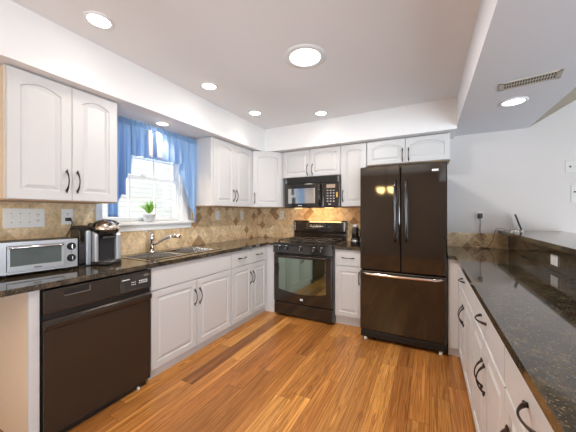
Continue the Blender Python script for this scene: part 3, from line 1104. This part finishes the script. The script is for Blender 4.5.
hd = MB()
hd.lathe([(math.cos(R(e)), math.sin(R(e))) for e in (-38, -25, -10, 5, 20, 35, 50, 62, 74, 82, 88)], (0, 0, 0), 36)
hd.xf(Matrix.Translation(HC) @ Matrix.Diagonal((HR.x, HR.y, HR.z, 1)))
hd.build('brew_head', M['black'], t, 'rounded dark brew head')
fo = dome(-58, 58, -2, 66, 1.03).build('front_plate', M['copper'], t, 'shiny chrome front plate')
so = fo.modifiers.new('plate_thickness', 'SOLIDIFY')
so.thickness = 0.002
lg = MB().lathe([(0.015, 0), (0.015, 0.002)], (0, 0, 0), 20)
lg.xf(Matrix.Translation((0.001, -0.080, 0.318)) @ Matrix.Rotation(R(48), 4, 'X'))
lg.build('round_emblem', M['matte'], fo, 'small round dark emblem')
hr = MB()
hr.tube([(0.001 + 0.078 * math.cos(R(a)), -0.050 + 0.045 * math.sin(R(a)), 0.318 + 0.030 * math.sin(R(a))) for a in range(0, 181, 15)], 0.006, 8)
hr.build('lift_handle', M['matte'], t)
MB().box(-0.050, 0.045, -0.075, -0.02, 0.200, 0.221, 0.006).build('spout_housing', M['matte'], t)
rv = prof([(0.02, 0.012), (0.19, 0.012), (0.19, 0.265), (0.14, 0.290), (0.05, 0.290), (0.02, 0.275)], -0.185, -0.108, 'water_reservoir', M['smoke'], t, 'smoky clear water reservoir', 0.010)
MB().box(-0.178, -0.115, 0.03, 0.18, 0.02, 0.16).build('water', mat('grey_water', (0.28, 0.28, 0.29), 0.2), rv)
MB().box(-0.140, -0.106, -0.004, 0.0185, 0.004, 0.270, 0.006).build('reservoir_front', M['silver'], t, 'bright silver reservoir edge')
prof([(-0.004, 0.271), (0.02, 0.292), (0.06, 0.306), (0.14, 0.306), (0.19, 0.285), (0.194, 0.268), (0.14, 0.2915), (0.05, 0.2915), (0.02, 0.277)], -0.188, -0.105, 'reservoir_lid', M['matte'], t)
MB().box(-0.186, -0.108, 0.0, 0.19, 0.0, 0.0115).build('reservoir_base', M['matte'], t)

# bottle-like black and steel grinder by the range
t = thing('coffee_grinder', 'small black and silver coffee grinder right of the range', 'coffee grinder', (-0.776, 3.22, CZ1 + 0.0005))
MB().lathe([(0.056, 0.0), (0.058, 0.02), (0.052, 0.075), (0.046, 0.085)], (0, 0, 0), 24).build('base', M['matte'], t)
MB().lathe([(0.0515, 0.040), (0.0535, 0.045), (0.0500, 0.066), (0.048, 0.068)], (0, -0.004, 0), 24).build('band', M['steel'], t, 'steel band')
MB().lathe([(0.046, 0.086), (0.040, 0.16), (0.034, 0.205), (0.030, 0.210)], (0, 0, 0), 24).build('body', M['black'], t)
MB().lathe([(0.034, 0.2105), (0.036, 0.225), (0.030, 0.245), (0.010, 0.250)], (0, 0, 0), 24).build('cap', M['silver'], t, 'silver cap')
MB().tube([(0.036, -0.012, 0.20), (0.056, -0.012, 0.17), (0.058, -0.012, 0.11), (0.050, -0.012, 0.07)], 0.008, 8).build('handle', M['matte'], t)

# plant on the sill
t = thing('potted_plant', 'small bright green plant in white pot on window sill', 'plant', (-2.435, 1.705, 1.2155))
MB().lathe([(0.040, 0.0), (0.046, 0.01), (0.056, 0.060), (0.062, 0.062), (0.063, 0.080), (0.056, 0.080), (0.054, 0.072)], (0, 0, 0), 26).build('pot', M['pot'], t)
MB().lathe([(0.0535, 0.0705), (0.0535, 0.0725)], (0, 0, 0), 20).build('soil', M['soil'], t)
lf = MB()
rnd = random.Random(3)
for k in range(46):
    az = rnd.uniform(0, 2 * PI)
    lean = rnd.uniform(0.05, 1.0)
    L = rnd.uniform(0.09, 0.150) * (1.0 - 0.15 * lean)
    wd = rnd.uniform(0.010, 0.017)
    dx, dy = math.cos(az), math.sin(az)
    if dx < -0.2:
        dx *= 0.4
    sx, sy = -dy, dx
    prev = None
    n = 6
    for i in range(n + 1):
        s_ = i / n
        out = lean * L * 0.75 * s_ ** 1.3
        up = L * s_ * (1 - 0.30 * lean * s_)
        ww = wd * math.sin(PI * min(0.98, 0.12 + 0.86 * s_)) * 0.9
        c0 = Vector((dx * (out + 0.012), dy * (out + 0.012), 0.072 + up))
        a_ = lf.bm.verts.new(c0 + Vector((sx * ww, sy * ww, 0.003)))
        b_ = lf.bm.verts.new(c0 + Vector((0, 0, -0.002)))
        c_ = lf.bm.verts.new(c0 - Vector((sx * ww, sy * ww, -0.003)))
        if prev:
            for q in ((prev[0], prev[1], b_, a_), (prev[1], prev[2], c_, b_)):
                f = lf.bm.faces.new(q)
                f.smooth = True
        prev = (a_, b_, c_)
lo = lf.build('foliage', M['leaf'], t)
so = lo.modifiers.new('leaf_thickness', 'SOLIDIFY')
so.thickness = 0.0012

# ------------------------------------------------------------------ curtain on its rod
t = thing('curtain_rod', 'thin dark curtain rod above the sink window', 'curtain rod', (-2.39, 1.80, 2.105))
MB().tube([(0, -0.555, 0), (0, 0.462, 0)], 0.008, 10).build('rod', M['bronze'], t)
for y in (0.472,):
    MB().lathe([(0.008, -0.012), (0.016, -0.004), (0.016, 0.006), (0.006, 0.014)], (0, y, 0), 14, 'y').build('finial', M['bronze'], t)
for y in (-0.54, 0.448):
    MB().box(-0.077, 0.0, y - 0.006, y + 0.006, -0.006, 0.006).build('bracket', M['bronze'], t)


def sheet(ya, yb, ztop, zbot, n, fx, mname, par, label=None, nz=16):
    """gathered cloth: fx(y, v) gives the offset toward the room, zbot(y) the hem"""
    m = MB()
    grid = []
    for i in range(n + 1):
        y = ya + (yb - ya) * i / n
        col_ = []
        for k in range(nz + 1):
            v = k / nz
            z = ztop(y) + (zbot(y) - ztop(y)) * v
            col_.append(m.bm.verts.new((fx(y, v), y, z)))
        grid.append(col_)
    for a, b in zip(grid, grid[1:]):
        for k in range(nz):
            f = m.bm.faces.new((a[k], a[k + 1], b[k + 1], b[k]))
            f.smooth = True
    o = m.build(mname, M['blue'], par, label)
    s_ = o.modifiers.new('cloth_thickness', 'SOLIDIFY')
    s_.thickness = 0.0015
    return o


def wav(y, f, ph):
    a = y * f * 0.5 + ph + 0.8 * math.sin(y * 17 + ph)
    return (1 - 2 * abs(math.sin(a)) ** 0.8) * 0.75 + 0.3 * math.sin(y * f * 1.73 + 2 * ph)


t = thing('curtain', 'light blue gathered curtain with cascading side tails at sink window', 'curtain', (-2.39, 1.80, 2.14))
CY = 1.80
sheet(-0.53, 0.462, lambda y: 0.008 * wav(y, 150, 1), lambda y: -0.020, 260, lambda y, v: 0.016 + 0.009 * wav(y, 150, 0.4) * (1 - v * 0.5), 'header_ruffle', t, nz=4)
sheet(-0.53, 0.462, lambda y: -0.021, lambda y: -0.050, 260, lambda y, v: 0.017 + 0.006 * wav(y, 150, 0.4), 'rod_pocket', t, nz=3)
sheet(-0.32, 0.22, lambda y: -0.051, lambda y: -0.318 + 0.005 * wav(y, 60, 0), 260, lambda y, v: 0.036 + (0.014 + 0.028 * min(1, 1.6 * v)) * wav(y, 92, 0.7), 'valance', t)


for ya, yb in ((-0.182, -0.138), (-0.094, -0.040)):  # pale cloth strips set in front of the blue valance
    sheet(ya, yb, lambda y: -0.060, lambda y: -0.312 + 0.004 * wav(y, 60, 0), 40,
          lambda y, v: 0.064 + 0.014 * v + 0.006 * math.sin((y - ya) / (yb - ya) * 2 * PI), 'pale_strip', t, 'pale white strip over the valance').data.materials[0] = M['strip_cloth']


def steps(s, base_):
    """zig-zag cascade hem: s from 0 (inner) to 1 (outer)"""
    k = s * 3.0
    i = math.floor(min(k, 2.999))
    f = k - i
    return i / 3.0 + (1 / 3.0) * min(1.0, f * 1.35) - 0.05 * max(0, f - 0.74)


def hem_r(y):
    s = max(0, min(1, (y - 0.20) / 0.235))
    return -0.300 - 0.640 * steps(s, 0)


def hem_l(y):
    s = max(0, min(1, (-0.285 - y) / 0.17))
    return -0.300 - 0.580 * steps(s, 0)


sheet(0.20, 0.462, lambda y: -0.051, hem_r, 160, lambda y, v: 0.028 + (0.008 + 0.026 * min(1, 1.5 * v)) * wav(y, 82, 1.9), 'right_tail', t, nz=26)
sheet(-0.53, -0.285, lambda y: -0.051, hem_l, 160, lambda y, v: 0.028 + (0.008 + 0.026 * min(1, 1.5 * v)) * wav(y, 82, 0.2), 'left_tail', t, nz=26)


# ------------------------------------------------------------------ wall plates
def plate_on(wall, name, label, c, w_, h_, parts, group='wall plates'):
    """wall 'L' (faces +x), 'B' (faces -y), 'P' (bar splash, faces -x)"""
    rz = {'L': 90, 'B': 0, 'P': -90}[wall]
    t = thing(name, label, {'outlet': 'outlet', 'light_switch': 'light switch', 'switch_plate': 'switch plate', 'thermostat': 'thermostat'}[name], c, rz, group)
    box('plate', M['plate_wall' if (wall == 'B' and c[0] > 0) else 'plate'], t, -w_ / 2, w_ / 2, -0.006, -0.0003, -h_ / 2, h_ / 2, bev=0.002)
    for (kind, x, z) in parts:
        if kind == 'duplex':
            for dz in (0.020, -0.020):
                s_ = MB().lathe([(0.0165, -0.0062), (0.0165, -0.0085)], (x, 0, z + dz), 18, 'y').build('socket', M['plate'], t)
                q = MB()
                q.box(x - 0.007, x - 0.0045, -0.0092, -0.0086, z + dz - 0.002, z + dz + 0.008)
                q.box(x + 0.0045, x + 0.007, -0.0092, -0.0086, z + dz - 0.002, z + dz + 0.008)
                q.box(x - 0.002, x + 0.002, -0.0092, -0.0086, z + dz - 0.011, z + dz - 0.007)
                q.build('slot', M['slot'], s_, 'dark slots')
        elif kind == 'rocker':
            box('rocker', M['trim'], t, x - 0.016, x + 0.016, -0.0095, -0.0062, z - 0.033, z + 0.033, bev=0.002)
        elif kind == 'toggle':
            o = box('toggle', M['plate'], t, x - 0.005, x + 0.005, -0.016, -0.0062, z - 0.004, z + 0.010, bev=0.002)
            q = MB()
            for dz in (0.030, -0.030):
                q.lathe([(0.003, -0.0062), (0.003, -0.0070)], (x, 0, z + dz), 8, 'y')
            q.build('screw', M['slot'], o)
        elif kind == 'knob':
            box('toggle', M['slot'], t, x - 0.005, x + 0.005, -0.016, -0.0062, z - 0.008, z + 0.008, bev=0.002)
    return t


TL = XL + 0.008
plate_on('L', 'switch_plate', 'wide white multi gang plate on tile above the toaster oven', (TL, 0.797, 1.265), 0.215, 0.130,
         [('toggle', -0.068, 0), ('toggle', -0.023, 0), ('toggle', 0.023, 0), ('duplex', 0.068, 0)])
plate_on('L', 'outlet', 'white outlet with black plug above the coffee maker', (TL, 1.042, 1.270), 0.074, 0.118, [('duplex', 0, 0)])
plate_on('L', 'light_switch', 'white switch on tile right of window, nearer the window', (TL, 2.700, 1.265), 0.072, 0.118, [('rocker', 0, 0)])
plate_on('L', 'outlet', 'white outlet on left wall tile nearest the room corner', (TL, 3.225, 1.265), 0.072, 0.118, [('duplex', 0, 0)])
plate_on('B', 'outlet', 'white outlet on the tile left of the range', (-2.017, YB - 0.008, 1.265), 0.072, 0.118, [('duplex', 0, 0)])
plate_on('P', 'light_switch', 'white switch plate on dark granite splash below the bar', (0.745, 2.412, 0.985), 0.108, 0.070, [])
sw = [o for o in bpy.data.objects if o.get('label', '').startswith('white switch plate on dark')][0]
box('rocker', M['trim'], sw, -0.032, 0.032, -0.0095, -0.0062, -0.018, 0.018, bev=0.002)
plate_on('B', 'light_switch', 'upper white switch plate on back wall at right edge', (1.262, YB, 1.757), 0.118, 0.118, [('knob', -0.024, 0), ('knob', 0.024, 0)])
plate_on('B', 'outlet', 'white outlet with black plug on back wall above bar corner', (0.505, YB, 1.265), 0.074, 0.118, [('duplex', 0, 0)])
plate_on('B', 'light_switch', 'lower white switch plate on back wall at right edge', (1.300, YB, 1.487), 0.110, 0.175, [('knob', -0.030, 0.02), ('rocker', 0.030, 0.0)])

# plugs and cords
t = thing('power_cord', 'black coffee maker cord plugged in above the toaster oven', 'cord', (TL + 0.0092, 1.042, 1.250))
box('plug', M['cord'], t, 0.0, 0.026, -0.018, 0.014, -0.013, 0.013, bev=0.004)
MB().tube([(0.018, 0.012, 0.0), (0.024, 0.020, -0.025), (0.020, 0.012, -0.07), (0.012, -0.010, -0.12), (0.010, -0.030, -0.18), (0.010, -0.05, -0.25), (0.012, -0.07, -0.300), (0.02, -0.11, -0.330)], 0.0040, 8).build('cable', M['cord'], t)
t = thing('phone_charger', 'black charger with thin cord dangling to the bar corner counter', 'charger', (0.505, YB - 0.0092, 1.250))
box('plug', M['cord'], t, -0.020, 0.020, -0.040, 0.0, -0.010, 0.045, bev=0.005)
pts = [(0.0, -0.02, -0.010), (0.001, -0.016, -0.08), (0.0, -0.015, -0.17), (0.012, -0.018, -0.22), (0.035, -0.020, -0.255), (0.020, -0.03, -0.285), (-0.02, -0.04, -0.310),
       (-0.05, -0.05, -0.320), (-0.055, -0.055, -0.270), (-0.048, -0.060, -0.268), (-0.005, -0.06, -0.315), (0.04, -0.07, -0.331), (0.07, -0.08, -0.331), (0.03, -0.10, -0.331), (-0.02, -0.09, -0.330), (0.05, -0.06, -0.329), (0.09, -0.07, -0.331)]
MB().tube(pts, 0.0026, 6).build('cable', M['cord'], t)
t = thing('charging_cable', 'thin dark cable looped over the end of the bar ledge', 'cable', (0.62, YB - 0.03, CZ1))
pts = [(-0.065, -0.03, 0.004), (-0.03, 0.0, 0.03), (0.0, 0.005, 0.09), (0.010, 0.006, 0.16), (0.030, 0.004, 0.215), (0.075, -0.012, 0.222), (0.10, -0.03, 0.206)]
MB().tube(pts, 0.0020, 6).build('cable', M['cord'], t)

# tablet leaning in its stand at the end of the bar
t = thing('tablet', 'slim dark tablet leaning in silver stand on bar ledge', 'tablet', (0.800, 3.50, 1.1155), -10)
box('stand', M['steel'], t, -0.058, 0.045, -0.05, 0.05, 0.0, 0.010, bev=0.002, label='silver stand base')
sc = MB().box(-0.006, 0.006, -0.055, 0.055, 0.0, 0.165, 0.003)
sc.xf(Matrix.Translation((0.028, 0, 0.012)) @ Matrix.Rotation(R(-17), 4, 'Y'))
sc.build('screen', M['matte'], t)
sc = MB().box(-0.0015, 0.0015, -0.04, 0.04, 0.0, 0.125)
sc.xf(Matrix.Translation((-0.018, 0, 0.010)) @ Matrix.Rotation(R(-12), 4, 'Y'))
sc.build('stand_prop', M['steel'], t, 'thin silver prop plate')


# ------------------------------------------------------------------ lamps
def can(label, loc, r=0.075, power=6, col=(1.0, 0.86, 0.70), lens='lens', trim=1.28, spot=125, name='recessed_light', cat='ceiling light', group='recessed ceiling lights'):
    t = thing(name, label, cat, loc, 0, group)
    MB().lathe([(r * 0.98, -0.0005), (r * trim, -0.0005), (r * trim, -0.004), (r * 1.04, -0.010), (r * 0.98, -0.006)], (0, 0, 0), 36, close=False).build('trim_ring', M['trim'], t)
    MB().lathe([(r * 0.98, -0.0008), (r * 0.98, -0.005), (r * 0.5, -0.0075), (0.002, -0.008)], (0, 0, 0), 36).build('lens', M[lens], t, 'glowing lens')
    if lens == 'tube':
        d = bpy.data.lights.new(name + '_light', 'AREA')
        d.shape = 'DISK'
        d.size = 2 * r
    else:
        d = bpy.data.lights.new(name + '_light', 'SPOT')
        d.spot_size = R(spot)
        d.spot_blend = 0.7
        d.shadow_soft_size = r
    d.energy = power
    d.color = col
    o = bpy.data.objects.new(name + '_light', d)
    COL.objects.link(o)
    o.parent = t
    o.location = (0, 0, -0.03)
    return t


can('recessed ceiling light at upper left, nearest the viewer', (-1.79, 0.922, ZC), 0.062)
can('recessed ceiling light above the sink counter, second from the front', (-1.81, 1.875, ZC), 0.062)
can('recessed ceiling light near the corner soffits, third along the left', (-1.816, 2.63, ZC), 0.062)
can('recessed ceiling light in front of the back soffit, above the range', (-1.129, 2.997, ZC), 0.062)
can('small recessed light in soffit underside over the sink window', (-2.265, 1.728, ZS), 0.050, power=15, col=(1.0, 0.70, 0.40))
can('recessed light in the dropped ceiling beside the air vent', (0.598, 2.73, ZD), 0.072, power=10, col=(1.0, 0.88, 0.76))
can('large round bright daylight tube with grey ring in mid ceiling', (-0.83, 1.864, ZC), 0.118, power=26, col=(1.0, 0.97, 0.93), lens='tube', trim=1.36, spot=170,
    name='tubular_skylight', cat='skylight', group=None)
for o in bpy.data.objects:
    if o.name.startswith('tubular') and 'group' in o:
        del o['group']

# warm lamps under the microwave
for k in range(2):
    pass
d = bpy.data.lights.new('microwave_lamp', 'AREA')
d.shape = 'RECTANGLE'
d.size, d.size_y = 0.5, 0.06
d.energy = 3.4
d.color = (1.0, 0.58, 0.24)
o = bpy.data.objects.new('microwave_lamp', d)
COL.objects.link(o)
o.location = (-1.37, 3.40, 1.360)
o.rotation_euler = (R(28), 0, 0)

# air vent in the dropped ceiling
t = thing('air_vent', 'tan metal air vent in the dropped ceiling above the bar', 'air vent', (0.595, 2.345, ZD), -11)
vw, vd = 0.315, 0.130
f = MB()
f.box(-vw / 2, vw / 2, -vd / 2, -vd / 2 + 0.014, -0.006, -0.0005)
f.box(-vw / 2, vw / 2, vd / 2 - 0.014, vd / 2, -0.006, -0.0005)
f.box(-vw / 2, -vw / 2 + 0.022, -vd / 2, vd / 2, -0.006, -0.0005)
f.box(vw / 2 - 0.022, vw / 2, -vd / 2, vd / 2, -0.006, -0.0005)
f.build('frame', M['ventm'], t)
f = MB()
for k in range(20):
    x = -vw / 2 + 0.026 + k * (vw - 0.052) / 19
    f.box(x - 0.0026, x + 0.0026, -vd / 2 + 0.014, vd / 2 - 0.014, -0.005, -0.0012)
f.box(-vw / 2 + 0.02, vw / 2 - 0.02, -0.002, 0.002, -0.0055, -0.001)
f.build('slats', M['ventm'], t)
box('backing', M['slot'], t, -vw / 2 + 0.02, vw / 2 - 0.02, -vd / 2 + 0.012, vd / 2 - 0.012, -0.001, -0.0004, label='dark vent opening')

# chandelier in the dining end of the room (seen mirrored in the refrigerator)
t = thing('chandelier', 'lit four shade chandelier mirrored in the black refrigerator door', 'chandelier', (-0.95, -1.5, ZC))
MB().lathe([(0.06, -0.0005), (0.06, -0.02), (0.02, -0.03)], (0, 0, 0), 18).build('canopy', M['bronze'], t)
MB().tube([(0, 0, -0.02), (0, 0, -0.72)], 0.010, 8).build('stem', M['bronze'], t)
for k in range(4):
    a = 2 * PI * k / 4 + PI / 4
    dx, dy = math.cos(a), math.sin(a)
    ar = MB().tube([(0, 0, -0.70), (dx * 0.08, dy * 0.08, -0.76), (dx * 0.15, dy * 0.15, -0.73), (dx * 0.18, dy * 0.18, -0.69)], 0.008, 8).build('arm', M['bronze'], t)
    MB().lathe([(0.03, -0.688), (0.060, -0.66), (0.078, -0.60), (0.080, -0.55)], (dx * 0.18, dy * 0.18, 0), 16).build('shade', M['shade'], ar, 'glowing amber glass shade')
